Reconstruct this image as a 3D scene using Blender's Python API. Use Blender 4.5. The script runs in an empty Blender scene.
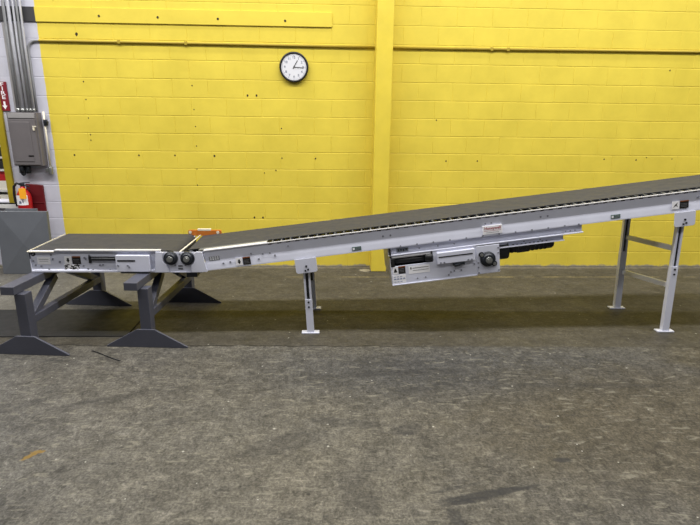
import bpy, math, random
from mathutils import Vector, Matrix
random.seed(7)
S = bpy.context.scene
COL = S.collection
PI = math.pi

# ------------------------------------------------------------------ materials
def lin(r, g, b):
    def f(c):
        c /= 255.0
        return c / 12.92 if c <= 0.04045 else ((c + 0.055) / 1.055) ** 2.4
    return (f(r), f(g), f(b), 1.0)

class NT:
    def __init__(self, name):
        self.m = bpy.data.materials.new(name)
        self.m.use_nodes = True
        self.t = self.m.node_tree
        self.t.nodes.clear()
        self.out = self.t.nodes.new('ShaderNodeOutputMaterial')
        self.p = self.t.nodes.new('ShaderNodeBsdfPrincipled')
        self.t.links.new(self.p.outputs[0], self.out.inputs[0])
        g = self.t.nodes.new('ShaderNodeNewGeometry')
        self.pos = g.outputs['Position']
    def put(self, sock, v):
        if isinstance(v, bpy.types.NodeSocket):
            self.t.links.new(v, sock)
        else:
            sock.default_value = v
    def math(self, op, a, b=0.0, c=None, clamp=False):
        n = self.t.nodes.new('ShaderNodeMath'); n.operation = op; n.use_clamp = clamp
        self.put(n.inputs[0], a); self.put(n.inputs[1], b)
        if c is not None: self.put(n.inputs[2], c)
        return n.outputs[0]
    def sep(self, v):
        n = self.t.nodes.new('ShaderNodeSeparateXYZ'); self.put(n.inputs[0], v)
        return n.outputs
    def scale(self, v, s):
        n = self.t.nodes.new('ShaderNodeVectorMath'); n.operation = 'MULTIPLY'
        self.put(n.inputs[0], v); n.inputs[1].default_value = s
        return n.outputs[0]
    def noise(self, scale, detail=4, rough=0.55, vec=None, stretch=None, dist=0.0):
        v = vec or self.pos
        if stretch: v = self.scale(v, stretch)
        n = self.t.nodes.new('ShaderNodeTexNoise')
        self.put(n.inputs['Vector'], v)
        n.inputs['Scale'].default_value = scale; n.inputs['Detail'].default_value = detail
        n.inputs['Roughness'].default_value = rough; n.inputs['Distortion'].default_value = dist
        return n.outputs['Fac']
    def voro(self, scale, feature='F1'):
        n = self.t.nodes.new('ShaderNodeTexVoronoi'); n.feature = feature; n.voronoi_dimensions = '2D'
        self.put(n.inputs['Vector'], self.pos); n.inputs['Scale'].default_value = scale
        return n.outputs
    def rng(self, f, a, b, c=0.0, d=1.0, smooth=False):
        n = self.t.nodes.new('ShaderNodeMapRange')
        n.interpolation_type = 'SMOOTHSTEP' if smooth else 'LINEAR'
        self.put(n.inputs[0], f)
        for i, x in enumerate((a, b, c, d)): self.put(n.inputs[1 + i], x)
        return n.outputs[0]
    def mix(self, f, a, b, mode='MIX'):
        n = self.t.nodes.new('ShaderNodeMix'); n.data_type = 'RGBA'; n.blend_type = mode
        self.put(n.inputs[0], f); self.put(n.inputs[6], a); self.put(n.inputs[7], b)
        return n.outputs[2]
    def ellipse(self, cx, cy, rx, ry, ang=0.0, amp=0.6, nz=None, soft=0.35):
        n = self.t.nodes.new('ShaderNodeMapping'); n.vector_type = 'TEXTURE'
        self.put(n.inputs[0], self.pos)
        n.inputs['Location'].default_value = (cx, cy, 0)
        n.inputs['Rotation'].default_value = (0, 0, ang)
        n.inputs['Scale'].default_value = (rx, ry, 50)
        l = self.t.nodes.new('ShaderNodeVectorMath'); l.operation = 'LENGTH'
        self.t.links.new(n.outputs[0], l.inputs[0])
        d = l.outputs['Value']
        if nz is not None:
            d = self.math('ADD', d, self.math('MULTIPLY', self.math('SUBTRACT', nz, 0.5), amp))
        return self.rng(d, 1.0 - soft, 1.0 + soft, 1.0, 0.0, True)
    def bump(self, h, strength=0.2, dist=0.01):
        n = self.t.nodes.new('ShaderNodeBump')
        n.inputs['Strength'].default_value = strength; n.inputs['Distance'].default_value = dist
        self.put(n.inputs['Height'], h)
        self.t.links.new(n.outputs[0], self.p.inputs['Normal'])
    def fin(self, color, rough=0.5, metal=0.0, spec=0.5):
        self.put(self.p.inputs['Base Color'], color)
        self.put(self.p.inputs['Roughness'], rough)
        self.p.inputs['Metallic'].default_value = metal
        self.p.inputs['Specular IOR Level'].default_value = spec
        return self.m

def simple(name, rgb, rough=0.5, metal=0.0, var=0.10, scale=9.0, spec=0.5, bump=0.0, stretch=None):
    n = NT(name)
    c = lin(*rgb)
    d = tuple(x * (1 - var) for x in c[:3]) + (1,)
    l = tuple(min(1, x * (1 + var * .6)) for x in c[:3]) + (1,)
    f = n.noise(scale, 5, 0.6, stretch=stretch)
    col = n.mix(n.rng(f, .3, .7), d, l)
    r = n.rng(n.noise(scale * 2.3, 3), .3, .7, rough * .88, min(1, rough * 1.12))
    if bump: n.bump(n.noise(scale * 12, 4), bump, .004)
    return n.fin(col, r, metal, spec)

XB = -3.225     # where the yellow paint stops

def wall_mat(name, yellow, other, zlo=True):
    n = NT(name)
    x, y, z = n.sep(n.pos)
    nz = n.noise(3.0, 4, .6)
    edge = n.math('ADD', x, n.math('MULTIPLY', n.math('SUBTRACT', n.noise(9, 3), .5), .02))
    isy = n.rng(edge, XB - .004, XB + .004)
    ya = lin(*yellow); yb = tuple(c * .88 for c in ya[:3]) + (1,)
    ycol = n.mix(n.rng(nz, .3, .7), yb, ya)
    # thin paint lets grey through in faint streaks
    ycol = n.mix(n.math('MULTIPLY', n.rng(n.noise(2.2, 6, .7, stretch=(1, 1, 3.5)), .58, .8), .16), ycol, lin(196, 160, 52))
    oa = lin(*other); ob = tuple(c * .86 for c in oa[:3]) + (1,)
    ocol = n.mix(n.rng(n.noise(4, 5, .65), .3, .7), ob, oa)
    col = n.mix(isy, ocol, ycol)
    if zlo:
        # bare, dusty strip where the paint stops above the slab
        zz = n.math('ADD', z, n.math('MULTIPLY', n.math('SUBTRACT', n.noise(11, 5, .7), .5), .085))
        bare = n.rng(zz, .014, .034, 1.0, 0.0)
        col = n.mix(bare, col, lin(150, 145, 132))
        n.bump(n.noise(60, 5, .6), .12, .004)
    return n.fin(col, n.rng(nz, .3, .7, .48, .6), 0, .35)

M = {}
M['wall'] = wall_mat('painted_block', (226, 205, 76), (200, 201, 216))
M['board'] = wall_mat('painted_board', (226, 205, 76), (62, 62, 66), False)
M['pipe_paint'] = wall_mat('painted_pipe', (172, 150, 52), (150, 152, 158), False)
M['yellow'] = simple('yellow_steel_paint', (224, 202, 72), .42, var=.07, scale=4)
M['yellow_trim'] = simple('dull_yellow_trim', (160, 142, 28), .5, var=.12)
M['white_wall'] = simple('white_plaster', (214, 214, 214), .6, var=.05)
M['hole'] = simple('dark_hole', (58, 46, 26), .9, var=.2)

def floor_mat():
    n = NT('worn_concrete')
    x, y, z = n.sep(n.pos)
    big = n.noise(.75, 5, .6)
    mid = n.noise(3.2, 6, .65, dist=.6)
    fine = n.noise(34, 5, .75, stretch=(1, .7, 1), dist=1.0)
    grit = n.noise(75, 3, .6)
    brush = n.noise(9, 6, .75, stretch=(1.0, 2.4, 1), dist=1.2)
    # front slab
    f = n.mix(n.rng(big, .35, .65), lin(110, 108, 104), lin(117, 112, 102))
    f = n.mix(n.math('MULTIPLY', n.rng(mid, .38, .72), .50), f, lin(88, 85, 80))
    f = n.mix(n.math('MULTIPLY', n.rng(brush, .50, .70), .55), f, lin(142, 138, 126))
    f = n.mix(n.math('MULTIPLY', n.rng(brush, .46, .33), .40), f, lin(84, 82, 78))
    bl = n.ellipse(-.35, 2.45, 1.25, .75, 0, .9, mid, .6)
    f = n.mix(n.math('MULTIPLY', bl, .32), f, lin(142, 137, 124))
    gr = n.ellipse(1.35, 3.66, 1.7, .42, .02, .9, mid, .5)
    f = n.mix(n.math('MULTIPLY', gr, .8), f, lin(88, 88, 89))
    br = n.ellipse(2.3, 2.9, 1.5, .75, .1, 1.0, mid, .6)
    f = n.mix(n.math('MULTIPLY', br, .65), f, lin(92, 84, 68))
    br2 = n.ellipse(3.25, 3.9, .45, .35, .0, .8, mid, .5)
    f = n.mix(n.math('MULTIPLY', br2, .45), f, lin(98, 88, 62))
    lt = n.ellipse(-2.9, 2.6, 1.6, 1.2, .1, .9, mid, .6)
    f = n.mix(n.math('MULTIPLY', lt, .40), f, lin(124, 124, 124))
    # back slab: browner and smoother
    b = n.mix(n.rng(big, .35, .65), lin(98, 94, 87), lin(112, 107, 97))
    b = n.mix(n.math('MULTIPLY', n.rng(n.noise(2.4, 6, .7, stretch=(.6, 2.2, 1)), .4, .7), .5), b, lin(82, 78, 70))
    b = n.mix(n.math('MULTIPLY', n.rng(n.noise(6, 6, .7, stretch=(.4, 2.5, 1)), .56, .74), .4), b, lin(136, 130, 116))
    lb = n.ellipse(-3.1, 5.6, 1.2, .85, 0, .7, mid, .5)
    b = n.mix(n.math('MULTIPLY', lb, .75), b, lin(140, 138, 132))
    # joint between the slabs wanders a little
    jy = n.math('ADD', y, n.math('MULTIPLY', n.math('SUBTRACT', n.noise(2.2, 5, .6), .5), .13))
    jy = n.math('ADD', jy, n.math('MULTIPLY', x, .018))
    back = n.rng(jy, 4.085, 4.12)
    col = n.mix(back, f, b)
    # pale saw-cut line near the wall
    ln = n.rng(n.math('ABSOLUTE', n.math('SUBTRACT', y, 6.047)), .008, .02, 1.0, 0.0)
    ln = n.math('MULTIPLY', ln, n.rng(n.noise(5, 4), .4, .55))
    ln = n.math('MULTIPLY', ln, n.rng(x, -.6, -.1))
    col = n.mix(n.math('MULTIPLY', ln, .7), col, lin(196, 180, 128))
    # dust and crumbs along the foot of the wall
    du = n.rng(n.math('ADD', y, n.math('MULTIPLY', n.math('SUBTRACT', n.noise(14, 5, .7), .5), .16)), 6.38, 6.44)
    col = n.mix(n.math('MULTIPLY', du, .6), col, lin(168, 160, 140))
    sp = n.ellipse(.46, 6.33, .075, .06, 0, 1.2, n.noise(30, 4), .2)
    col = n.mix(sp, col, lin(200, 192, 170))
    # worn, many-sized grain and specks
    rg = n.noise(5.5, 11, .78, dist=.7)
    sw = n.noise(17, 8, .75, stretch=(1, .6, 1), dist=2.2)
    g1 = n.rng(rg, .30, .70, .50, 1.48)
    g2 = n.rng(sw, .30, .70, .60, 1.42)
    g3 = n.rng(fine, .32, .68, .58, 1.46)
    g4 = n.rng(grit, .32, .68, .66, 1.38)
    g = n.math('MULTIPLY', n.math('MULTIPLY', g1, g2), n.math('MULTIPLY', g3, g4))
    g = n.math('MULTIPLY', g, .46)
    g = n.mix(n.rng(back, 0, 1, 1.0, .65), (.44, .44, .44, 1), g)
    col = n.mix(1.0, col, g, 'MULTIPLY')
    v = n.voro(6.0)
    rsz = n.rng(n.sep(v['Color'])[0], .60, 1.0, 0.0, .062)
    spk = n.math('LESS_THAN', n.math('ADD', v['Distance'], n.math('MULTIPLY', n.noise(60, 2), .03)), rsz)
    col = n.mix(n.math('MULTIPLY', spk, .7), col, lin(172, 170, 162))
    v2 = n.voro(4.6)
    rs2 = n.rng(n.sep(v2['Color'])[1], .66, 1.0, 0.0, .085)
    sp2 = n.math('LESS_THAN', n.math('ADD', v2['Distance'], n.math('MULTIPLY', n.noise(50, 3), .05)), rs2)
    col = n.mix(n.math('MULTIPLY', sp2, .6), col, lin(30, 29, 27))
    crack = n.rng(n.math('ABSOLUTE', n.math('SUBTRACT', jy, 4.10)), .004, .013, 1.0, 0.0)
    left = n.rng(x, .3, .9, 1.0, .15)
    col = n.mix(n.math('MULTIPLY', crack, n.math('MULTIPLY', left, .85)), col, lin(22, 20, 18))
    # long dry scratches in two directions
    for rot, sc, lo, c, o in ((.95, (5, 17, 1), .63, (140, 136, 124), .40), (-.8, (5, 17, 1), .63, (40, 39, 37), .5), (.35, (3.5, 18, 1), .64, (40, 40, 42), .5), (1.3, (5, 15, 1), .63, (136, 132, 120), .40), (-.2, (1.6, 14, 1), .68, (44, 44, 46), .4)):
        mp = n.t.nodes.new('ShaderNodeMapping'); n.put(mp.inputs[0], n.pos)
        mp.inputs['Rotation'].default_value = (0, 0, rot); mp.inputs['Scale'].default_value = sc
        q = n.noise(1.6, 5, .7, vec=mp.outputs[0], dist=.5)
        m_ = n.math('MULTIPLY', n.rng(q, lo - .06, lo + .04), n.rng(back, 0, 1, o, o * .4))
        col = n.mix(m_, col, lin(*c))
    # skid marks and scuffs
    sk = n.noise(26, 5, .75, stretch=(1, 3.2, 1))
    for cx, cy, rx, ry, a, o in ((.83, 2.285, .27, .026, .20, .80), (.72, 2.235, .15, .018, .18, .75), (.66, 2.33, .17, .012, .25, .5),
                                 (.62, 2.12, .035, .07, .1, .6), (.49, 2.865, .10, .055, .3, .45), (1.33, 2.55, .055, .022, 0, .8),
                                 (.62, 3.62, .50, .05, .06, .45), (.5, 3.78, .28, .06, -.1, .4), (.75, 3.4, .3, .04, .3, .35),
                                 (-.25, 2.75, .26, .09, .35, .35), (.1, 2.95, .22, .05, -.2, .3), (-1.5, 3.25, .4, .05, .4, .25),
                                 (1.9, 3.4, .6, .035, -.05, .3), (-2.2, 3.1, .4, .05, .5, .25), (.15, 2.3, .1, .2, .2, .25)):
        e = n.ellipse(cx, cy, rx, ry, a, 1.5, sk, .3)
        col = n.mix(n.math('MULTIPLY', e, o), col, lin(40, 40, 42))
    ye = n.ellipse(-1.68, 2.66, .055, .017, .95, 1.6, n.noise(40, 4), .2)
    ye2 = n.ellipse(-1.655, 2.69, .035, .016, .0, 1.6, n.noise(36, 4), .2)
    col = n.mix(n.math('MULTIPLY', n.math('MAXIMUM', ye, ye2), .75), col, lin(124, 98, 40))
    rough = n.mix(back, n.rng(mid, .3, .7, .55, .75), n.rng(mid, .3, .7, .52, .68))
    h = n.math('ADD', n.math('MULTIPLY', fine, .6), n.math('MULTIPLY', brush, .8))
    n.bump(h, .22, .008)
    return n.fin(col, rough, 0, .25)
M['floor'] = floor_mat()

M['white_metal'] = simple('pale_powder_coat', (211, 214, 231), .38, .0, var=.05, scale=6)
M['rail'] = simple('bright_rail', (214, 214, 220), .3, .1, var=.04)
M['steel'] = simple('galvanised_steel', (150, 152, 152), .35, .7, var=.12, scale=14)
M['belt'] = simple('belt_rubber', (48, 49, 55), .68, var=.12, scale=5, bump=.15, stretch=(.5, 3, 1))
M['black'] = simple('black_plastic', (26, 27, 31), .42, var=.15)
M['black_metal'] = simple('black_cast_iron', (38, 42, 50), .4, .3, var=.12)
M['grey_paint'] = simple('grey_steel_paint', (74, 76, 89), .42, .0, var=.10, scale=5)
M['grey_label'] = simple('grey_label', (120, 126, 134), .5, var=.2, scale=60)
M['green_label'] = simple('green_grey_label', (84, 108, 104), .5, var=.2, scale=50)
M['white_label'] = simple('white_label', (242, 242, 248), .45, var=.04)
M['black_label'] = simple('black_label', (26, 22, 22), .4, var=.15)
M['orange_label'] = simple('orange_label', (140, 78, 34), .45)
M['red_print'] = simple('red_print', (150, 30, 48), .5)
M['black_print'] = simple('black_print', (24, 24, 26), .5)
M['blue_print'] = simple('faint_blue_print', (150, 160, 190), .5)
M['grey_print'] = simple('grey_print', (120, 122, 128), .5)
M['bolt'] = simple('bolt_steel', (140, 143, 156), .4, .3)
M['orange'] = simple('orange_paint', (190, 110, 40), .4, var=.15)
M['cream'] = simple('cream_plastic', (222, 216, 200), .4, var=.05)
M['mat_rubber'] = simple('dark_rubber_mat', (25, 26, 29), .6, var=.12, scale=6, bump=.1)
M['panel_grey'] = simple('grey_enamel', (106, 102, 105), .45, .0, var=.06)
M['sheet_grey'] = simple('slate_grey_sheet', (102, 106, 114), .42, .15, var=.09, scale=4)
M['conduit'] = simple('zinc_conduit', (200, 202, 212), .35, .35, var=.12, scale=10)
M['conduit_dull'] = simple('dull_conduit', (150, 152, 156), .42, .35, var=.14, scale=10)
M['backing'] = simple('grey_backing', (150, 148, 150), .6, var=.12)
M['red'] = simple('red_enamel', (176, 26, 30), .3, var=.08)
M['dark_red'] = simple('dark_red_board', (98, 18, 26), .5, var=.12)
M['sign_red'] = simple('sign_red', (128, 34, 48), .45, var=.12)
M['tag_orange'] = simple('orange_tag', (255, 176, 40), .5, var=.06)
M['clock_face'] = simple('clock_paper', (222, 224, 232), .4, var=.02)
M['clock_ink'] = simple('clock_ink', (98, 106, 130), .5)
M['box_white'] = simple('white_carton', (236, 232, 222), .6, var=.06)
M['box_red'] = simple('red_carton', (188, 30, 36), .5, var=.1)
M['box_dark'] = simple('dark_bin', (40, 40, 40), .5, var=.15)

# ------------------------------------------------------------------ mesh helpers
WORLD = {}     # name -> matrix of the top-level object

class MB:
    def __init__(self, X=None):
        self.v = []; self.f = []; self.mi = []; self.sm = []
        self.X = X
    def _add(self, vs, fs, m=0, smooth=False, X=None):
        o = len(self.v)
        T = X or self.X
        for p in vs:
            q = Vector(p)
            self.v.append(T @ q if T else q)
        for f in fs:
            self.f.append([o + i for i in f]); self.mi.append(m); self.sm.append(smooth)
        return self
    def box(self, x0, x1, y0, y1, z0, z1, m=0, X=None):
        vs = [(x, y, z) for x in (x0, x1) for y in (y0, y1) for z in (z0, z1)]
        fs = [(0, 1, 3, 2), (4, 6, 7, 5), (0, 4, 5, 1), (2, 3, 7, 6), (0, 2, 6, 4), (1, 5, 7, 3)]
        return self._add(vs, fs, m, False, X)
    def prism(self, poly, axis, a0, a1, m=0, smooth=False, X=None):
        """poly: 2D points; axis 'y': (x,z) extruded along y; 'x': (y,z); 'z': (x,y)"""
        def mk(p, a):
            return {'y': (p[0], a, p[1]), 'x': (a, p[0], p[1]), 'z': (p[0], p[1], a)}[axis]
        n = len(poly)
        vs = [mk(p, a0) for p in poly] + [mk(p, a1) for p in poly]
        fs = [(i, (i + 1) % n, n + (i + 1) % n, n + i) for i in range(n)]
        self._add(vs, fs, m, smooth, X)
        o = len(self.v) - 2 * n
        self.f.append([o + i for i in range(n)][::-1]); self.mi.append(m); self.sm.append(False)
        self.f.append([o + n + i for i in range(n)]); self.mi.append(m); self.sm.append(False)
        return self
    def cyl(self, p0, p1, r, r1=None, n=20, m=0, X=None, smooth=True):
        p0, p1 = Vector(p0), Vector(p1)
        r1 = r if r1 is None else r1
        d = (p1 - p0).normalized()
        a = d.orthogonal().normalized(); b = d.cross(a)
        vs = []
        for p, rr in ((p0, r), (p1, r1)):
            for i in range(n):
                t = 2 * PI * i / n
                vs.append(p + a * rr * math.cos(t) + b * rr * math.sin(t))
        fs = [(i, (i + 1) % n, n + (i + 1) % n, n + i) for i in range(n)]
        self._add(vs, fs, m, smooth, X)
        o = len(self.v) - 2 * n
        self.f.append([o + i for i in range(n)][::-1]); self.mi.append(m); self.sm.append(False)
        self.f.append([o + n + i for i in range(n)]); self.mi.append(m); self.sm.append(False)
        return self
    def lathe(self, c, axis, prof, n=32, m=0):
        """prof: (distance along axis, radius) list"""
        d = Vector(axis).normalized(); a = d.orthogonal().normalized(); b = d.cross(a); c = Vector(c)
        vs = []
        for h, r in prof:
            for i in range(n):
                t = 2 * PI * i / n
                vs.append(c + d * h + a * r * math.cos(t) + b * r * math.sin(t))
        fs = []
        for k in range(len(prof) - 1):
            for i in range(n):
                j = (i + 1) % n
                fs.append((k * n + i, k * n + j, (k + 1) * n + j, (k + 1) * n + i))
        self._add(vs, fs, m, True)
        o = len(self.v) - len(vs)
        self.f.append([o + i for i in range(n)][::-1]); self.mi.append(m); self.sm.append(False)
        self.f.append([o + len(vs) - n + i for i in range(n)]); self.mi.append(m); self.sm.append(False)
        return self
    def tube(self, pts, r, n=10, m=0, X=None):
        pts = [Vector(p) for p in pts]
        vs = []; prev = None
        for i, p in enumerate(pts):
            d = (pts[min(i + 1, len(pts) - 1)] - pts[max(i - 1, 0)]).normalized()
            a = d.orthogonal().normalized() if prev is None else (prev - d * prev.dot(d)).normalized()
            prev = a; b = d.cross(a)
            for k in range(n):
                t = 2 * PI * k / n
                vs.append(p + a * r * math.cos(t) + b * r * math.sin(t))
        fs = []
        for i in range(len(pts) - 1):
            for k in range(n):
                j = (k + 1) % n
                fs.append((i * n + k, i * n + j, (i + 1) * n + j, (i + 1) * n + k))
        self._add(vs, fs, m, True, X)
        o = len(self.v) - len(vs)
        self.f.append([o + i for i in range(n)][::-1]); self.mi.append(m); self.sm.append(False)
        self.f.append([o + len(vs) - n + i for i in range(n)]); self.mi.append(m); self.sm.append(False)
        return self
    def bar(self, p0, p1, w, h, m=0, up=(0, 0, 1), X=None):
        """square-section bar from p0 to p1"""
        p0, p1 = Vector(p0), Vector(p1)
        d = (p1 - p0).normalized(); s = d.cross(Vector(up)).normalized(); u = s.cross(d)
        vs = []
        for p in (p0, p1):
            for a, b in ((-1, -1), (1, -1), (1, 1), (-1, 1)):
                vs.append(p + s * a * w / 2 + u * b * h / 2)
        fs = [(0, 1, 5, 4), (1, 2, 6, 5), (2, 3, 7, 6), (3, 0, 4, 7), (3, 2, 1, 0), (4, 5, 6, 7)]
        return self._add(vs, fs, m, False, X)
    def text(self, body, size, cx, cz, y, depth=.0006, m=0, X=None, squash=1.0, bold=0.0):
        cu = bpy.data.curves.new('lettering', 'FONT')
        cu.body = body; cu.size = size; cu.align_x = 'CENTER'; cu.align_y = 'CENTER'
        cu.extrude = depth; cu.resolution_u = 2; cu.offset = bold
        ob = bpy.data.objects.new('lettering', cu)
        me = bpy.data.meshes.new_from_object(ob)
        vs = [(cx + v.co.x * squash, y - v.co.z, cz + v.co.y) for v in me.vertices]
        fs = [tuple(p.vertices) for p in me.polygons]
        self._add(vs, fs, m, False, X)
        bpy.data.objects.remove(ob); bpy.data.curves.remove(cu); bpy.data.meshes.remove(me)
        return self
    def build(self, name, mats, parent=None, bevel=0.0, local=False, seg=2):
        me = bpy.data.meshes.new(name)
        if not isinstance(mats, (list, tuple)): mats = [mats]
        for k in mats: me.materials.append(M[k])
        if parent is not None:
            W = WORLD.get(parent.name)
            inv = Matrix() if local else W.inverted()
        else:
            lo = [min(v[i] for v in self.v) for i in range(3)]; hi = [max(v[i] for v in self.v) for i in range(3)]
            W = Matrix.Translation(((lo[0] + hi[0]) / 2, (lo[1] + hi[1]) / 2, lo[2])); inv = W.inverted()
        me.from_pydata([tuple(inv @ v) for v in self.v], [], self.f)
        for p, k, s in zip(me.polygons, self.mi, self.sm):
            p.material_index = k; p.use_smooth = s
        import bmesh
        bm = bmesh.new(); bm.from_mesh(me); bmesh.ops.recalc_face_normals(bm, faces=bm.faces); bm.to_mesh(me); bm.free()
        me.update()
        o = bpy.data.objects.new(name, me); COL.objects.link(o)
        if parent is not None:
            o.parent = parent
        else:
            o.matrix_world = W
        WORLD[o.name] = W
        if bevel:
            b = o.modifiers.new('bevel', 'BEVEL'); b.width = bevel; b.segments = seg; b.limit_method = 'ANGLE'; b.angle_limit = math.radians(40)
            b.harden_normals = False
        return o

def pieces(b, name, mat, parent, bevel=0.0):
    """every loose piece of b becomes a part of its own"""
    par = list(range(len(b.v)))
    def find(i):
        while par[i] != i: par[i] = par[par[i]]; i = par[i]
        return i
    for f in b.f:
        for k in f[1:]: par[find(k)] = find(f[0])
    groups = {}
    for k, f in enumerate(b.f): groups.setdefault(find(f[0]), []).append(k)
    for fl in groups.values():
        q = MB(); ids = {}
        for k in fl:
            g = []
            for i in b.f[k]:
                if i not in ids: ids[i] = len(q.v); q.v.append(b.v[i])
                g.append(ids[i])
            q.f.append(g); q.mi.append(b.mi[k]); q.sm.append(b.sm[k])
        q.build(name, mat, parent, bevel)

def thing(name, label, cat, loc, rz=0.0, group=None):
    o = bpy.data.objects.new(name, None); COL.objects.link(o)
    o.empty_display_size = .2
    o.location = loc; o.rotation_euler = (0, 0, rz)
    WORLD[o.name] = Matrix.Translation(loc) @ Matrix.Rotation(rz, 4, 'Z')
    return tag(o, label, cat, group)
def tag(o, label, cat, group=None):
    o['label'] = label; o['category'] = cat
    if group: o['group'] = group
    return o
def struct(o):
    o['kind'] = 'structure'; return o
def lab(o, s):
    o['label'] = s; return o
def rrect(x0, x1, z0, z1, r, n=4, corners=(1, 1, 1, 1)):
    """rounded rectangle, corners: bl, br, tr, tl"""
    P = []
    for (cx, cz, a0, on) in ((x0 + r, z0 + r, PI, corners[0]), (x1 - r, z0 + r, 1.5 * PI, corners[1]), (x1 - r, z1 - r, 0, corners[2]), (x0 + r, z1 - r, .5 * PI, corners[3])):
        if on:
            for i in range(n + 1):
                t = a0 + .5 * PI * i / n
                P.append((cx + r * math.cos(t), cz + r * math.sin(t)))
        else:
            P.append((cx + (r if a0 in (1.5 * PI, 0) else -r), cz + (r if a0 in (0, .5 * PI) else -r)))
    return P

# ------------------------------------------------------------------ camera
cam = bpy.data.cameras.new('camera'); camo = bpy.data.objects.new('camera', cam); COL.objects.link(camo)
H = 1.8875
pitch, yaw, roll = 0.275029, 0.0421757, 0.0126626
F = Vector((math.sin(yaw) * math.cos(pitch), math.cos(yaw) * math.cos(pitch), -math.sin(pitch)))
R0 = Vector((math.cos(yaw), -math.sin(yaw), 0)); U0 = R0.cross(F)
R = R0 * math.cos(roll) + U0 * math.sin(roll); U = -R0 * math.sin(roll) + U0 * math.cos(roll)
mw = Matrix(((R.x, U.x, -F.x, 0), (R.y, U.y, -F.y, 0), (R.z, U.z, -F.z, H), (0, 0, 0, 1)))
camo.matrix_world = mw
cam.sensor_fit = 'HORIZONTAL'; cam.sensor_width = 36.0; cam.lens = 530.16 / 700 * 36.0
cam.clip_start = .05; cam.clip_end = 100
S.camera = camo

# ------------------------------------------------------------------ setting
YW = 6.4875
# floor
b = MB(); b.box(-9, 9, -4, 9.2, -.12, 0); struct(b.build('floor', 'floor'))

# concrete-block wall, every joint a real groove
def blocks():
    b = MB()
    h = .2032; L = .4064
    yb = YW + .0028
    def piece(x0, x1, z0, z1):
        gx, gz = .0012, .0024
        cx, cz = .003, .0035
        o = [(x0, yb, z0), (x1, yb, z0), (x1, yb, z1), (x0, yb, z1)]
        a = [(x0 + gx, yb, z0 + gz), (x1 - gx, yb, z0 + gz), (x1 - gx, yb, z1 - gz), (x0 + gx, yb, z1 - gz)]
        j = random.uniform(-.0006, .0006)
        c = [(x0 + gx + cx, YW + j, z0 + gz + cz), (x1 - gx - cx, YW + j, z0 + gz + cz), (x1 - gx - cx, YW + j, z1 - gz - cz), (x0 + gx + cx, YW + j, z1 - gz - cz)]
        vs = o + a + c
        fs = []
        for k in (0, 4):
            for i in range(4):
                fs.append((k + i, k + (i + 1) % 4, k + 4 + (i + 1) % 4, k + 4 + i))
        fs.append((8, 9, 10, 11))
        b._add(vs, fs, 0)
    for k in range(0, 24):
        ph = .032 if k % 2 else .2352
        z0, z1 = k * h, (k + 1) * h
        spans = [(-9, 9)] if (k < 4 or k >= 12) else [(-9, -5.2), (-3.815, 9)]
        for s0, s1 in spans:
            n0 = math.floor((s0 - ph) / L)
            x = n0 * L + ph
            while x < s1 - 1e-6:
                a, c = max(x, s0), min(x + L, s1)
                if c - a > .02: piece(a, c, z0, z1)
                x += L
    yb2 = YW + .0045
    # body of the wall behind the face
    b.box(-9, 9, yb2 + .001, 6.69, 0, .8128); b.box(-9, 9, yb2 + .001, 6.69, 2.4384, 24 * h)
    b.box(-9, -5.2, yb2 + .001, 6.69, .8128, 2.4384); b.box(-3.815, 9, yb2 + .001, 6.69, .8128, 2.4384)
    # plugged anchor holes left in the blocks
    holes = [(-2.807, 2.696, 0.022), (-2.792, 2.195, 0.01), (-2.787, 1.999, 0.01), (-1.571, 2.168, 0.01), (-2.784, 1.793, 0.009), (-2.783, 1.605, 0.009), (-2.785, 1.544, 0.009), (-2.996, 1.37, 0.014), (-2.246, 1.373, 0.013), (-1.825, 1.377, 0.013), (-1.566, 1.903, 0.009), (-1.561, 1.712, 0.009), (-1.564, 1.488, 0.009), (-1.576, 1.218, 0.008), (-1.583, 1.026, 0.009), (-0.941, 2.067, 0.015), (-0.837, 2.068, 0.015), (-1.36, 1.373, 0.016), (-0.634, 1.208, 0.01), (-0.557, 1.7, 0.01), (-0.558, 1.357, 0.01), (-0.157, 1.354, 0.013), (-0.773, 1.177, 0.008), (-0.913, 0.631, 0.014), (-0.808, 0.631, 0.014), (1.283, 1.816, 0.011), (1.426, 1.339, 0.012), (1.81, 1.342, 0.012), (4.025, 2.415, 0.012), (3.381, 1.378, 0.012), (3.784, 1.372, 0.012), (3.911, 1.403, 0.009), (4.236, 1.388, 0.009)]
    for x, z, r in holes:
        b.prism([(x + r * .8 * math.cos(t) * random.uniform(.7, 1.1), z + r * .9 * math.sin(t) * random.uniform(.8, 1.15)) for t in [2 * PI * i / 9 for i in range(9)]], 'y', YW - .0015, YW + .004, 1)
    return b
wall = struct(blocks().build('wall_back', ['wall', 'hole']))

# steel column in front of the wall
b = MB(); b.box(.527, .712, 6.272, YW - .001, 0, 4.877)
struct(b.build('trim_1', 'yellow', bevel=.006)); bpy.data.objects['trim_1']['label'] = 'square yellow steel column standing against the block wall'
# flat board across the wall, painted over like the blocks
b = MB(); b.box(-5.5, .036, 6.472, YW - .001, 2.815, 2.965)
for x, z in [(-2.535, 2.883), (-1.895, 2.881), (-1.234, 2.877), (-0.488, 2.871)]:
    b.cyl((x, 6.472, z), (x, 6.469, z), .013, n=12, m=1)
struct(b.build('trim_2', ['board', 'hole'], bevel=.003))
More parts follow.
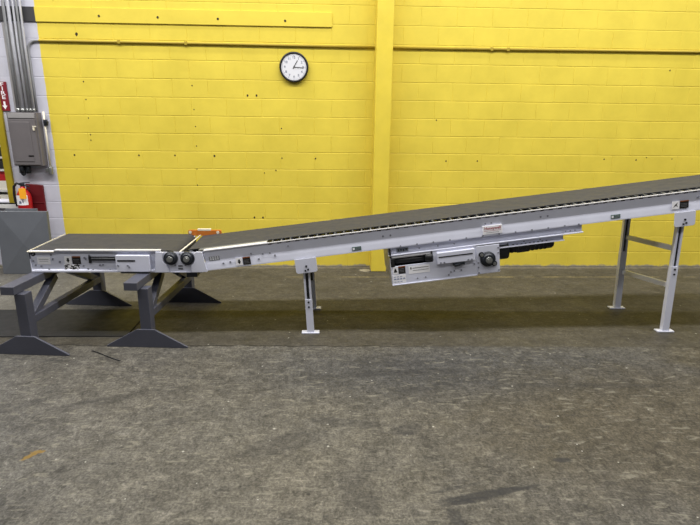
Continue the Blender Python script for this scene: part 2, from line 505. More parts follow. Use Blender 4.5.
# opening at the far left with yellow jamb and white sill
b = MB(); b.box(-3.818, -3.740, 6.455, 6.50, .80, 2.4384)
b.box(-3.818, -3.805, 6.50, 6.69, .80, 2.4384)
b.box(-5.2, -3.740, 6.455, 6.50, 2.4384, 2.51)
b.box(-5.271, -5.2, 6.455, 6.50, .80, 2.51)
w1 = struct(b.build('window_1', 'yellow_trim', bevel=.003))
b = MB(); b.box(-5.27, -3.715, 6.43, 6.69, .742, .785); b.box(-5.27, -3.715, 6.445, 6.69, .785, .799, 1)
o = b.build('window_sill', ['white_wall', 'black'], parent=w1)
# room beyond the opening
b = MB(); b.box(-9, -2, 8.9, 9.1, 0, 4.877); struct(b.build('wall_beyond', 'white_wall'))

# backing strip behind the conduits
b = MB(); b.box(-3.60, -3.375, 6.476, YW - .001, 1.86, 2.80); struct(b.build('trim_3', 'backing', bevel=.002))

# ------------------------------------------------------------------ on the wall
def pipe(name, pts, r, mat, label, group=None, straps=()):
    b = MB(); b.tube(pts, r, 12)
    o = b.build(name, mat)
    tag(o, label, 'pipe', group)
    for s in straps:
        q = MB(); q.box(*s); q.build('pipe_strap', mat, parent=o, bevel=.002)
    return o
def arc(c, r, a0, a1, n=8):   # in the x-z plane
    return [(c[0] + r * math.cos(a0 + (a1 - a0) * i / n), c[1], c[2] + r * math.sin(a0 + (a1 - a0) * i / n)) for i in range(n + 1)]
yc = 6.4735
pts = [(.524, yc, 2.612), (-1.5, yc, 2.618)] + arc((-3.25, yc, 2.520), .10, PI / 2, PI, 8) + [(-3.35, yc, 2.2), (-3.352, yc, 1.862)]
pipe('pipe', pts, .0135, 'pipe_paint', 'thin yellow painted conduit running along the wall above the clock, bending down at left', None,
     [(-1.62, -1.59, 6.458, 6.4865, 2.598, 2.638), (-2.36, -2.33, 6.458, 6.4865, 2.600, 2.640)])
pipe('pipe', [(.715, yc, 2.610), (9, yc, 2.640)], .0135, 'pipe_paint', 'thin yellow painted conduit on the wall to the right of the column', None,
     [(1.86, 1.89, 6.458, 6.4865, 2.594, 2.634), (2.05, 2.08, 6.458, 6.4865, 2.594, 2.634)])
vp = [(-3.528, -3.535, .017, 'conduit_dull', 'leftmost of the five vertical conduits above the grey electrical box'),
      (-3.478, -3.482, .019, 'conduit', 'thick bright vertical conduit, second from left above the grey electrical box'),
      (-3.425, -3.434, .0125, 'conduit', 'vertical conduit in the middle of the five above the grey electrical box'),
      (-3.388, -3.396, .0125, 'conduit_dull', 'vertical conduit fourth from left above the grey electrical box'),
      (-3.350, -3.358, .0125, 'conduit', 'rightmost straight vertical conduit above the grey electrical box, beside the bent one')]
for i, (xa, xb, r, mt, lb) in enumerate(vp):
    yv = 6.432
    pts = [(xa, yv, 4.7), (xa, yv, 2.95), (xb, yv, 2.55), (xb, yv, 1.862)]
    o = pipe('vertical_conduit', pts, r, mt, lb, 'vertical conduits above the electrical box')
    q = MB(); q.cyl((xb, yv, 1.852), (xb, yv, 1.89), r * 1.15, n=14); q.build('conduit_fitting', 'steel', parent=o)

# electrical box
t = thing('electrical_box', 'grey steel electrical box on the white wall below the vertical conduits', 'electrical box', (-3.47, 6.43, 1.25))
b = MB(); b.box(-3.645, -3.315, 6.375, YW - .001, 1.25, 1.848); b.build('cabinet', 'panel_grey', t, .004)
b = MB(); b.box(-3.63, -3.335, 6.366, 6.376, 1.785, 1.838); b.build('top_cover', 'backing', t, .003)
b = MB(); b.box(-3.635, -3.335, 6.360, 6.376, 1.262, 1.775)
b.box(-3.607, -3.395, 6.354, 6.361, 1.30, 1.745)
d = b.build('door', 'panel_grey', t, .004)
b = MB(); b.box(-3.362, -3.345, 6.345, 6.36, 1.65, 1.70); b.box(-3.357, -3.318, 6.343, 6.348, 1.688, 1.70); b.build('latch', 'cream', d, .002)
b = MB(); b.box(-3.455, -3.395, 6.3525, 6.3545, 1.355, 1.372); lab(b.build('name_plate', 'black_label', d), 'small dark name plate')
b = MB()
b.cyl((-3.585, 6.42, 1.25), (-3.585, 6.42, 1.165), .034, n=16); b.cyl((-3.585, 6.42, 1.165), (-3.575, 6.43, 1.135), .028, .02, n=16)
b.cyl((-3.515, 6.42, 1.25), (-3.515, 6.42, 1.16), .026, n=16)
lab(b.build('bottom_fitting', 'black_metal', t), 'dark pipe fittings under the box')
# slim conduit beside the box
t = thing('side_conduit', 'slim pale conduit with two fittings running down the right side of the grey electrical box', 'pipe', (-3.275, 6.44, 1.15))
b = MB(); b.tube([(-3.272, 6.455, 1.86), (-3.277, 6.455, 1.215)], .011, 10); b.build('tube', 'cream', t)
b = MB(); b.cyl((-3.262, 6.455, 1.77), (-3.262, 6.455, 1.70), .022, n=14); b.box(-3.275, -3.235, 6.43, 6.47, 1.73, 1.755); b.build('upper_fitting', 'black_metal', t, .003)
b = MB(); b.cyl((-3.277, 6.45, 1.235), (-3.277, 6.45, 1.145), .026, n=16); b.box(-3.33, -3.277, 6.43, 6.475, 1.17, 1.215); b.build('elbow_fitting', 'steel', t, .006)

# fire sign
t = thing('fire_sign', 'narrow red fire sign with white lettering and arrow, left of the conduits', 'sign', (-3.70, 6.48, 1.86))
b = MB(); b.box(-3.755, -3.652, 6.474, YW - .001, 1.862, 2.18); b.build('sign_board', 'sign_red', t, .002)
b = MB()
for i, ch in enumerate('FIRE'):
    b.text(ch, .058, -3.70, 2.15 - i * .047, 6.4725, squash=1.5, bold=.001)
b.prism([(-3.712, 1.965), (-3.690, 1.965), (-3.690, 1.92), (-3.674, 1.92), (-3.701, 1.878), (-3.728, 1.92), (-3.712, 1.92)], 'y', 6.472, 6.474)
b.build('lettering', 'white_label', t)

# extinguisher and its board
b = MB(); b.prism([(-3.60, .45), (-3.405, .45), (-3.405, 1.012), (-3.60, 1.03)], 'y', 6.462, YW - .001)
b.box(-3.60, -3.405, 6.456, 6.463, .80, .81)
tag(b.build('red_backboard', 'dark_red', bevel=.003), 'dark red board on the white wall behind the fire extinguisher', 'board')
ex = thing('fire_extinguisher', 'red fire extinguisher with orange tag hanging in front of the dark red board', 'fire extinguisher', (-3.59, 6.37, .52))
b = MB(); b.lathe((-3.59, 6.375, .52), (0, 0, 1), [(0, .06), (.01, .075), (.36, .078), (.40, .07), (.44, .05), (.465, .028), (.49, .024)], 28)
b.build('cylinder', 'red', ex)
b = MB(); b.cyl((-3.59, 6.375, 1.0), (-3.59, 6.375, 1.045), .024, n=16); b.bar((-3.60, 6.375, 1.035), (-3.50, 6.355, 1.012), .018, .012); b.bar((-3.61, 6.375, 1.05), (-3.49, 6.35, 1.062), .02, .008)
b.build('valve_handle', 'black_metal', ex, .002)
b = MB()
b.tube([(-3.60, 6.36, 1.035), (-3.64, 6.35, 1.05), (-3.672, 6.345, 1.01), (-3.682, 6.345, .93), (-3.68, 6.345, .84), (-3.665, 6.345, .78)], .014, 10)
b.build('hose', 'black', ex)
MB().box(-3.62, -3.56, 6.43, 6.4615, .93, .96).build('wall_bracket', 'black_metal', ex, .002)
b = MB()
R2 = .0795
for i in range(8):
    a0, a1 = math.radians(-90 - 55 + i * 110 / 8), math.radians(-90 - 55 + (i + 1) * 110 / 8)
    b._add([(-3.59 + R2 * math.cos(a0), 6.375 + R2 * math.sin(a0), .80), (-3.59 + R2 * math.cos(a1), 6.375 + R2 * math.sin(a1), .80),
            (-3.59 + R2 * math.cos(a1), 6.375 + R2 * math.sin(a1), .915), (-3.59 + R2 * math.cos(a0), 6.375 + R2 * math.sin(a0), .915)], [(0, 1, 2, 3)], 0, True)
b.box(-3.61, -3.585, 6.2945, 6.2955, .82, .85, 1); b.box(-3.575, -3.56, 6.297, 6.2985, .83, .86, 1)
b.build('body_label', ['white_label', 'clock_ink'], ex)
b = MB(); b.box(-3.590, -3.512, 6.284, 6.287, .878, 1.0); b.build('inspection_tag', 'tag_orange', ex)

# grey creased sheets leaning near the wall
def crease_panel(name, x0, x1, z1, ybot, ytop, label, lip, pm):
    b = MB()
    tl = Matrix(((1, 0, 0, 0), (0, 1, (ytop - ybot) / z1, ybot), (0, 0, 1, 0.002), (0, 0, 0, 1)))
    xm, zm = (x0 + x1) / 2, z1 / 2
    vs = [(x0, 0, 0), (x1, 0, 0), (x1, 0, z1), (x0, 0, z1), (xm, -.03, zm), (x0, lip, 0), (x1, lip, 0), (x1, lip, z1), (x0, lip, z1), (xm, lip * .5, zm)]
    fs = [(0, 1, 4), (1, 2, 4), (2, 3, 4), (3, 0, 4), (0, 5, 6, 1), (1, 6, 7, 2), (2, 7, 8, 3), (3, 8, 5, 0), (5, 9, 6), (6, 9, 7), (7, 9, 8), (8, 9, 5)]
    b._add(vs, fs, 0, False, tl)
    return tag(b.build(name, pm, bevel=.003), label, 'sheet metal panel', 'grey panels leaning left of the conveyor')
crease_panel('sheet_metal_panel', -3.845, -3.265, .742, 6.160, 6.200, 'large slate grey creased metal panel standing behind the left end of the conveyor', .045, 'sheet_grey')
crease_panel('sheet_metal_panel', -3.765, -3.40, .765, 6.235, 6.257, 'narrower grey metal panel behind the large creased one, only its top edge showing', .02, 'sheet_grey')

# clock
ck = thing('wall_clock', 'round white wall clock with black rim on the yellow wall', 'clock', (-.397, 6.47, 2.215))
cc = Vector((-.397, YW, 2.383))
b = MB(); b.lathe(cc, (0, -1, 0), [(0, .158), (.02, .166), (.036, .166), (.044, .160), (.044, .146), (.034, .142)], 48); b.build('rim', 'black', ck)
b = MB(); b.cyl(cc + Vector((0, -.034, 0)), cc + Vector((0, -.036, 0)), .1425, n=48); b.build('dial', 'clock_face', ck)
b = MB(); yf = YW - .037
for i in range(60):
    a = 2 * PI * i / 60
    T = Matrix.Translation((cc.x, 0, cc.z)) @ Matrix.Rotation(a, 4, 'Y')
    big = i % 5 == 0
    b.box(-.002 if big else -.0008, .002 if big else .0008, yf, yf + .0009, .122 if big else .128, .136, X=T)
for i in range(1, 13):
    a = 2 * PI * i / 12
    b.text(str(i), .036, cc.x + .103 * math.sin(a), cc.z + .103 * math.cos(a), yf, .0004, bold=.0006)
b.build('numerals', 'clock_ink', ck)
def hand(name, ang, l, w, tail, yy):
    T = Matrix.Translation((cc.x, 0, cc.z)) @ Matrix.Rotation(ang, 4, 'Y')
    b = MB(); b.prism([(-w, -tail), (w, -tail), (w * .7, l), (-w * .7, l)], 'y', yy, yy + .0015, X=T)
    b.cyl(T @ Vector((0, yy - .001, 0)), T @ Vector((0, yy + .002, 0)), .007, n=14)
    b.build(name, 'black_print', ck)
hand('hour_hand', math.radians(30), .084, .0042, .02, YW - .040)
hand('minute_hand', math.radians(93), .115, .0032, .0, YW - .0425)

# ------------------------------------------------------------------ inclined conveyor
al = math.atan(.1295); ca, sa = math.cos(al), math.sin(al)
LX = Matrix(((ca, 0, -sa, -1.0), (0, 1, 0, 0), (sa, 0, ca, .772), (0, 0, 0, 1)))
Y0, Y1 = 4.33, 4.985
UE = 5.3
inc = thing('inclined_conveyor', 'long inclined belt conveyor with pale side frames and drive box underneath', 'conveyor', (1.4, 4.66, 0))
def P(): return MB(LX)
U_S = -.05
def side_profile(y, s):
    # s=+1 near frame (outside towards -y), s=-1 far frame
    return [(y - .004 * s, -.004), (y + .006 * s, -.004), (y + .006 * s, -.008), (y + .003 * s, -.012), (y + .011 * s, -.092), (y + .005 * s, -.128), (y, -.168), (y, -.177), (y + .04 * s, -.177), (y + .04 * s, -.171), (y + .008 * s, -.171), (y + .012 * s, -.125), (y + .021 * s, -.092), (y + .012 * s, -.006), (y - .004 * s, -.006)]
fr = P().prism(side_profile(Y0, 1), 'x', U_S, UE).build('side_frame', 'white_metal', inc)
P().prism([(a, c if c < -.02 else c - .022) for a, c in side_profile(Y1 + .012, -1)], 'x', U_S, UE).build('side_frame', 'white_metal', inc)
# bright lip of the near frame
P().box(-.045, UE, Y0 - .006, Y0 + .006, -.008, .001).box(-.045, .486, Y0 + .004, Y0 + .050, -.006, .003).build('rail_lip', 'rail', inc, .002)
P().box(-.10, .486, Y0 + .048, Y0 + .126, -.010, -.004).build('edge_strip', 'sheet_grey', inc)
# small slots and bolts along the near frame
b = P()
u = .497
while u < UE:
    b.box(u, u + .034, Y0 + .002, Y0 + .0115, -.018, -.009); u += .0765
pieces(b, 'slot', 'black', fr)
b = P()
def bolt(b, u, w, y=Y0, r=.008, h=.006):
    b.cyl((u, y, w), (u, y - h, w), r, n=8, smooth=False)
for u, w in [(1.461, -.068), (1.524, -.068), (2.33, -.07), (2.345, -.158), (2.38, -.07), (2.80, -.068), (2.86, -.068)]: bolt(b, u, w, Y0 + .012)
for u, w in [(.10, -.13), (.16, -.125), (.345, -.075), (.40, -.13), (.44, -.09), (.50, -.09), (.54, -.115), (.66, -.05), (4.14, -.06)]: bolt(b, u, w, Y0 + .004)
for u in [1.60, 1.74, 1.88, 2.02, 2.16, 2.30, 2.44, 2.58, 2.72, 2.86, 3.0, 3.12]: bolt(b, u, -.168, Y0, .007)
pieces(b, 'bolt', 'bolt', fr)
# belt (closed loop)
pc, pw, pr_ = -.188, -.0478, .0445
pr = [(UE, -.003), (.1, -.003)]
for i in range(13):
    t = PI / 2 + PI * i / 12
    pr.append((pc + pr_ * math.cos(t), pw + pr_ * math.sin(t)))
pr += [(.1, -.13), (UE, -.13), (UE, -.124), (.1, -.124)]
for i in range(12, -1, -1):
    t = PI / 2 + PI * i / 12
    pr.append((pc + (pr_ - .006) * math.cos(t), pw + (pr_ - .006) * math.sin(t)))
pr += [(.1, -.009), (UE, -.009)]
P().prism(pr, 'y', Y0 + .124, Y1 + .002).build('belt', 'belt', inc)
# slider bed inside, black strip standing in for shade in the belt-edge gap
P().box(.486, UE, Y0 + .016, Y0 + .20, -.058, -.05).build('gap_shade', 'black', inc)
P().box(.06, UE, Y0 + .016, Y1 - .012, -.085, -.077).build('bed_plate', 'steel', inc)
# rollers carrying the belt
u = .527; k = 0
while u < UE - .05 and k < 100:
    r = P(); r.cyl((u, Y0 + .128, -.0285), (u, Y1 - .016, -.0285), .0165, n=12)
    r.cyl((u, Y0 + .008, -.012), (u, Y0 + .13, -.012), .006, n=6)
    r.build('roller', 'sheet_grey', inc); u += .0765; k += 1
# labels on the frame
def decal(b, u0, u1, w0, w1, y=Y0 - .0012, m=0): return b.box(u0, u1, y, y + .003, w0, w1, m)
b = P(); decal(b, -.033 + .02, .075, -.098, -.058, Y0 + .008)
for i in range(4):
    for w in (-.068, -.078, -.088): b.box(-.005 + i * .02, .008 + i * .02, Y0 + .0072, Y0 + .009, w - .003, w + .003, 1)
lab(b.build('rating_plate', ['grey_label', 'white_label'], inc), 'small grey plate with pale marks')
def warning(par, u0, w0, wd, ht, X, y, arrow=1):
    """white pictogram square then black panel with orange header"""
    b = MB(X); b.box(u0, u0 + wd * .44, y, y + .003, w0, w0 + ht)
    cu, cw = u0 + wd * .22, w0 + ht / 2
    if arrow == 1:
        b.prism([(cu - .008, cw + .018), (cu + .008, cw + .018), (cu + .008, cw), (cu + .015, cw), (cu, cw - .022), (cu - .015, cw), (cu - .008, cw)], 'y', y - .001, y + .001, 1)
    else:
        b.prism([(cu - .020, cw - .018), (cu + .004, cw - .002), (cu + .02, cw - .018), (cu + .008, cw + .004), (cu + .018, cw + .022), (cu - .004, cw + .006)], 'y', y - .001, y + .001, 1)
    u1 = u0 + wd * .48
    b.box(u1, u0 + wd, y - .0005, y + .003, w0, w0 + ht, 2)
    b.box(u1, u0 + wd, y - .001, y + .001, w0 + ht * .88, w0 + ht, 3)
    for i in range(3):
        b.box(u1 + .008, u0 + wd - .010 - .006 * (i % 2), y - .001, y + .001, w0 + ht * (.56 - .18 * i), w0 + ht * (.60 - .18 * i), 4)
    return lab(b.build('warning_label', ['white_label', 'black_print', 'black_label', 'orange_label', 'grey_print'], par), 'black and white warning label with orange header')
warning(inc, .208, -.164, .122, .066, LX, Y0 - .0025)
warning(inc, 3.915, -.142, .142, .066, LX, Y0 - .0025, 2)
for u0, u1, w0, w1 in ((1.19, 1.268, -.162, -.128), (3.396, 3.476, -.160, -.126)):
    b = P(); decal(b, u0, u1, w0, w1); b.box(u0 + .006, u0 + .022, Y0 - .0022, Y0, w0 + .008, w1 - .008, 1)
    for i in range(2): b.box(u0 + .03, u1 - .008, Y0 - .0022, Y0, w0 + .008 + i * .012, w0 + .013 + i * .012, 2)
    b.build('maker_plate', ['green_label', 'white_label', 'grey_print'], inc)
b = P(); b.box(2.303, 2.468, Y0 - .004, Y0 + .012, -.160, -.088)
b.text('Honeywell', .034, 2.386, -.110, Y0 - .0045, .0006, 1, LX, .95, .0004)
b.box(2.312, 2.46, Y0 - .0048, Y0 - .003, -.1325, -.131, 2); b.box(2.33, 2.44, Y0 - .0048, Y0 - .003, -.1475, -.145, 3)
lab(b.build('brand_label', ['white_label', 'red_print', 'red_print', 'grey_print'], inc), 'white label with red lettering')

# stepped channels under the frame
P().prism([(Y0 + .002, -.178), (Y0 + .028, -.182), (Y0 + .028, -.238), (Y0 - .004, -.240), (Y0 - .004, -.247), (Y1, -.247), (Y1, -.178)], 'x', 1.492, 3.16).build('upper_channel', 'white_metal', inc)
P().prism([(Y0 + .004, -.2475), (Y0 + .03, -.250), (Y0 + .03, -.290), (Y0, -.292), (Y0, -.298), (Y1 - .02, -.298), (Y1 - .02, -.2475)], 'x', 2.44, 3.0).build('lower_channel', 'white_metal', inc)
b = P()
for u in (1.62, 1.76, 1.92, 2.06): bolt(b, u, -.215, Y0 + .028, .006, .004)
for u in (2.52, 2.66, 2.8): bolt(b, u, -.27, Y0 + .03, .006, .004)
for u in (3.02, 3.06, 3.10): bolt(b, u, -.225, Y0 + .028, .006, .004)
pieces(b, 'channel_bolt', 'bolt', inc)
b = P(); decal(b, 1.565, 1.665, -.228, -.196, Y0 + .024)
for i in range(4):
    b.box(1.575 + i * .022, 1.588 + i * .022, Y0 + .0232, Y0 + .025, -.224 + .006 * (i % 2), -.202, 1)
b.build('serial_plate', ['grey_label', 'black_print'], inc)

# drive box
dr = P()
dr.box(1.500, 1.510, Y0 + .004, Y1 - .01, -.508, -.247)              # left plate
dr.box(2.425, 2.436, Y0 + .004, Y1 - .01, -.505, -.298)              # right plate
dr.box(1.505, 2.43, Y1 - .02, Y1 - .01, -.505, -.247)               # back plate
dr.box(1.505, 2.43, Y0 + .004, Y1 - .01, -.508, -.500)               # bottom
dr.box(1.500, 2.238, Y0 - .002, Y0 + .006, -.510, -.342)             # front lower panel
dr.box(1.865, 2.238, Y0 - .002, Y0 + .006, -.342, -.247)             # front upper right
dr.box(1.500, 2.238, Y0 - .010, Y0 + .006, -.512, -.503)             # bottom lip
drv = dr.build('drive_housing', 'white_metal', inc, .002)
P().box(1.512, 2.42, Y0 + .05, Y0 + .30, -.495, -.25).build('cavity_shade', 'black', drv)  # black block that stands in for the shade inside the housing
b = P(); b.box(1.496, 1.512, Y0 - .004, Y0 + .02, -.265, -.18); b.box(1.502, 1.535, Y0 - .006, Y0 + .02, -.345, -.275)
b.build('edge_seal', 'black', drv, .003)
P().cyl((1.515, Y0 + .012, -.263), (1.85, Y0 + .012, -.263), .013, n=14).build('take_up_rod', 'rail', drv)
b = P(); b.cyl((1.52, Y0 + .03, -.305), (1.86, Y0 + .03, -.305), .026, n=16); b.cyl((1.80, Y0 + .012, -.298), (1.865, Y0 + .012, -.298), .035, n=12)
b.build('take_up_screw', 'black', drv)
P().box(2.238, 2.436, Y0 - .006, Y0 + .004, -.503, -.255).build('bearing_plate', 'white_metal', drv, .003)
b = P(); b.prism([(1.897, -.366), (2.219, -.366), (2.219, -.262), (1.897, -.262)], 'y', Y0 - .030, Y0 - .004)
g = b.build('guard_box', 'white_metal', drv, .006)
P().box(1.91, 2.20, Y0 - .0315, Y0 - .029, -.307, -.297).build('slot', 'black', g)
b = P()
for u, w in ((1.925, -.352), (1.955, -.352), (2.16, -.352), (2.19, -.352)): bolt(b, u, w, Y0 - .030, .008, .005)
pieces(b, 'guard_bolt', 'bolt', g)
b = P(); b.box(2.03, 2.13, Y0 - .03, Y0 - .004, -.392, -.366); b.cyl((2.04, Y0 - .02, -.392), (2.09, Y0 - .02, -.386), .014, n=10)
lab(b.build('cable_gland', 'black_metal', drv, .003), 'dark gland under the guard box')
# bearing with three-lobed flange
def flange_bearing(par, X, u, w, y, R, tilt, name='flange_bearing', lobe=True):
    b = MB(X)
    b.lathe((u, y, w), (0, -1, 0), [(0, R), (.012, R), (.018, R * .93), (.018, R * .74), (.034, R * .70), (.038, R * .62)], 30)
    if lobe:
        for a in (tilt, tilt + PI):
            b.cyl((u + R * 1.05 * math.cos(a), y, w + R * 1.05 * math.sin(a)), (u + R * 1.05 * math.cos(a), y - .013, w + R * 1.05 * math.sin(a)), R * .36, n=16)
    o = b.build(name, 'black_metal', par)
    b = MB(X); b.cyl((u, y - .03, w), (u, y - .052, w), R * .42, n=16); b.cyl((u, y - .052, w), (u, y - .06, w), R * .24, n=12)
    b.build('shaft_end', 'steel', o)
    if lobe:
        b = MB(X)
        for a in (tilt, tilt + PI):
            b.cyl((u + R * 1.05 * math.cos(a), y - .013, w + R * 1.05 * math.sin(a)), (u + R * 1.05 * math.cos(a), y - .024, w + R * 1.05 * math.sin(a)), R * .22, n=6, smooth=False)
        pieces(b, 'flange_nut', 'steel', o)
    return o
flange_bearing(drv, LX, 2.332, -.374, Y0 - .006, .066, math.radians(140))
b = P()
for u, w in ((2.25, -.40), (2.25, -.44), (2.252, -.49), (2.425, -.285), (2.425, -.33), (2.425, -.485), (2.215, -.405), (2.01, -.45), (2.04, -.442), (2.10, -.445), (1.72, -.47), (1.79, -.468), (1.99, -.475)): bolt(b, u, w, Y0 - .004, .007, .006)
pieces(b, 'housing_bolt', 'bolt', drv)
b = P()
b.box(1.515, 1.560, Y0 - .0035, Y0, -.412, -.346)
b.prism([(1.522, -.395), (1.552, -.395), (1.540, -.360), (1.532, -.36)], 'y', Y0 - .0045, Y0 - .003, 1)
b.box(1.563, 1.622, Y0 - .0035, Y0, -.412, -.346, 2); b.box(1.563, 1.622, Y0 - .0042, Y0, -.356, -.346, 3)
for i in range(3): b.box(1.572, 1.612, Y0 - .0042, Y0, -.372 - i * .013, -.369 - i * .013, 4)
lab(b.build('warning_label', ['white_label', 'black_print', 'black_label', 'orange_label', 'grey_print'], drv), 'black and white warning label')
b = P(); b.box(1.508, 1.622, Y0 - .0035, Y0, -.497, -.420)
for i in range(3):
    for j in range(4 if i == 1 else 3): b.box(1.518 + j * .026, 1.537 + j * .026, Y0 - .0042, Y0, -.440 - i * .022, -.434 - i * .022 + (.006 if i == 1 else 0), 1)
lab(b.build('shipping_label', ['white_label', 'blue_print'], drv), 'white label with faint blue print')
b = P(); b.box(1.650, 1.832, Y0 - .003, Y0, -.425, -.358)
b.box(1.665, 1.675, Y0 - .0037, Y0, -.385, -.367, 1)
for i in range(2): b.box(1.685, 1.822, Y0 - .0037, Y0, -.378 - i * .022, -.374 - i * .022, 1 + i)
b.build('instruction_label', ['white_label', 'black_print', 'grey_print'], drv)
# gear motor under the frame
b = P()
b.cyl((2.53, 4.415, -.312), (2.91, 4.415, -.312), .058, n=24); b.cyl((2.90, 4.415, -.312), (2.925, 4.415, -.312), .050, n=24)
b.box(2.60, 2.70, 4.36, 4.40, -.365, -.33)
for i in range(9): b.cyl((2.56 + i * .036, 4.415, -.312), (2.574 + i * .036, 4.415, -.312), .062, n=24)
mo = b.build('gear_motor', 'black', inc)
b = P(); b.cyl((2.438, 4.43, -.332), (2.53, 4.43, -.332), .090, n=24); b.build('gearbox', 'black', mo, .006)

# joint plate with the two pulley bearings
JP = MB(); JP.box(-1.40, -1.06, Y0 + .006, Y0 + .012, .577, .752); JP.box(-1.40, -1.06, Y0 - .004, Y0 + .006, .575, .583)
jp = JP.build('joint_plate', 'white_metal', inc, .002)
def cover(par, pts, y0=Y0 - .018, y1=Y0 - .002): return MB().prism(pts, 'y', y0, y1).build('cover_plate', 'white_metal', par, .003)
def bite(cx, cz, r, a0, a1, n=7): return [(cx + r * math.cos(math.radians(a0 + (a1 - a0) * i / n)), cz + r * math.sin(math.radians(a0 + (a1 - a0) * i / n))) for i in range(n + 1)]
cover(jp, [(-1.018, .584), (-1.052, .758), (-1.100, .760)] + bite(-1.18, .70, .066, 38, -62) + [(-1.150, .581)])
flange_bearing(jp, None, -1.180, .700, Y0 + .006, .058, 0, lobe=False)
MB().box(-1.262, -1.225, Y0 + .002, Y0 + .007, .628, .636).box(-1.262, -1.225, Y0 + .002, Y0 + .007, .603, .611).build('slot', 'black', jp)
b = MB()
for x, z in ((-1.285, .64), (-1.20, .64), (-1.243, .735)): b.cyl((x, Y0 + .006, z), (x, Y0, z), .008, n=8, smooth=False)
pieces(b, 'plate_bolt', 'bolt', jp)
MB().cyl((-1.243, Y0 + .012, .750), (-1.215, Y1 - .02, .752), .0065, n=14).build('transfer_bar', 'cream', inc)
b = MB(); b.cyl((-1.180, Y0 + .014, .700), (-1.180, Y1 - .01, .700), .037, n=20); b.build('tail_pulley', 'black_metal', inc)
b = MB(); b.prism([(-1.30, .575), (-1.255, .575), (-1.285, .535)], 'y', Y0 + .03, Y0 + .09); b.box(-1.21, -1.12, Y0 + .05, Y0 + .25, .52, .575)
b.build('under_bracket', 'black_metal', inc)

# support stands
def stand(label, Xf, Xr, ztf, ztr, zsplit, topz, bars, ufront):
    """Xf/Xr: (bottom, top) x of the front and the rear leg"""
    b = P()
    u0, u1 = ufront
    b.prism(rrect(u0, u1, -.300, -.172, .022, 4, (1, 1, 0, 0)), 'y', Y0 - .012, Y0 - .005)
    o = b.build('mounting_bracket', 'white_metal', inc, .002)
    b = P(); uc = (u0 + u1) / 2
    bolt(b, uc, -.24, Y0 - .012, .009, .007); bolt(b, uc - .012, -.278, Y0 - .012, .008, .006); bolt(b, uc + .012, -.27, Y0 - .012, .008, .006)
    pieces(b, 'bracket_bolt', 'black_metal', o)
    def leg(xb, xt, zt, y, zs, near):
        def at(z): return Vector((xb + (xt - xb) * z / zt, y, z))
        dx = (xt - xb) / zt
        T = Matrix(((1, 0, dx, xb), (0, 1, 0, y), (0, 0, 1, 0), (0, 0, 0, 1)))
        b = MB(T); w = .031
        yo = -.022 if near else .022
        lo, hi = (yo, yo + .045) if near else (yo - .045, yo)
        b.box(-w, w, lo, hi, .012, zs)                       # outer sleeve
        l = b.build('leg', 'white_metal', inc, .002)
        b = MB(T); w2 = .0295
        b.box(-w2, -w2 + .017, lo + .003, hi - .003, zs - .02, zt); b.box(w2 - .017, w2, lo + .003, hi - .003, zs - .02, zt)
        b.build('inner_channel', 'white_metal', l)
        b = MB(T)
        b.box(-w2 + .016, w2 - .016, (lo + hi) / 2 - .004, (lo + hi) / 2 + .004, zs - .01, zt)  # black strip between the two flanges
        lab(b.build('dark_strip', 'black', l), 'black strip in the upper leg')
        b = MB(T); f = lo if near else hi; s = -1 if near else 1
        for z in (zs - .025, zs - .07):
            b.cyl((0, f, z), (0, f + s * .006, z), .009, n=8, smooth=False)
        pieces(b, 'leg_bolt', 'black_metal', l)
        b = MB(); b.box(xb - .080, xb + .076, y - .032, y + .032, 0, .012); b.build('foot_plate', 'white_metal', l, .003)
        return l
    leg(Xf[0], Xf[1], ztf, 4.385, zsplit, True)
    leg(Xr[0], Xr[1], ztr, 4.985, zsplit - .02, False)
    for (xf, zf, xr, zr) in bars:
        b = MB(); b.bar((xf, 4.395, zf), (xr, 4.965, zr), .03, .044); b.build('cross_brace', 'white_metal', inc, .002)
stand('mid', (-.156, -.190), (-.150, -.178), .60, .62, .32, .6, (), (.696, .879))
stand('right', (3.070, 3.032), (2.945, 2.905), 1.02, 1.0, .62, 1.0, ((3.045, .775, 2.925, .748), (3.06, .435, 2.945, .392)), (3.937, 4.118))

# ------------------------------------------------------------------ flat infeed conveyor
inf = thing('infeed_conveyor', 'short level belt conveyor section resting on two grey trestles at left', 'conveyor', (-1.9, 4.66, .575))
ZR = .760
def flat_profile(y, s):
    return [(y - .004 * s, ZR), (y + .024 * s, ZR), (y + .024 * s, ZR - .009), (y + .012 * s, ZR - .012), (y + .014 * s, .60), (y, .592), (y, .577), (y + .04 * s, .577), (y + .04 * s, .583), (y + .008 * s, .590), (y + .022 * s, .60), (y + .020 * s, ZR - .006), (y - .004 * s, ZR - .006)]
fr = MB().prism(flat_profile(Y0, 1), 'x', -2.470, -1.40).build('side_frame', 'white_metal', inf)
MB().prism([(a, c - (.02 if c > .7 else 0)) for a, c in flat_profile(Y1 + .012, -1)], 'x', -2.470, -1.27).build('side_frame', 'white_metal', inf)
MB().box(-2.262, -1.40, Y0 - .010, Y0 + .03, ZR, ZR + .011).build('rail_lip', 'rail', inf, .002)
MB().box(-2.482, -2.262, Y0 - .010, Y0 + .006, ZR - .010, ZR - .001).box(-2.482, -2.477, Y0 - .01, Y1, ZR - .010, ZR).build('end_lip', 'cream', inf, .002)
MB().box(-2.474, -2.466, Y0 + .004, Y1 - .004, .58, .69).build('end_plate', 'white_metal', inf, .002)
pr = []
for i in range(0, 13):
    t = PI / 2 + PI * i / 12
    pr.append((-2.445 + .027 * math.cos(t), .732 + .027 * math.sin(t)))
for i in range(0, 13):
    t = -PI / 2 + PI * i / 12
    pr.append((-1.325 + .062 * math.cos(t), .697 + .062 * math.sin(t)))
inner = []
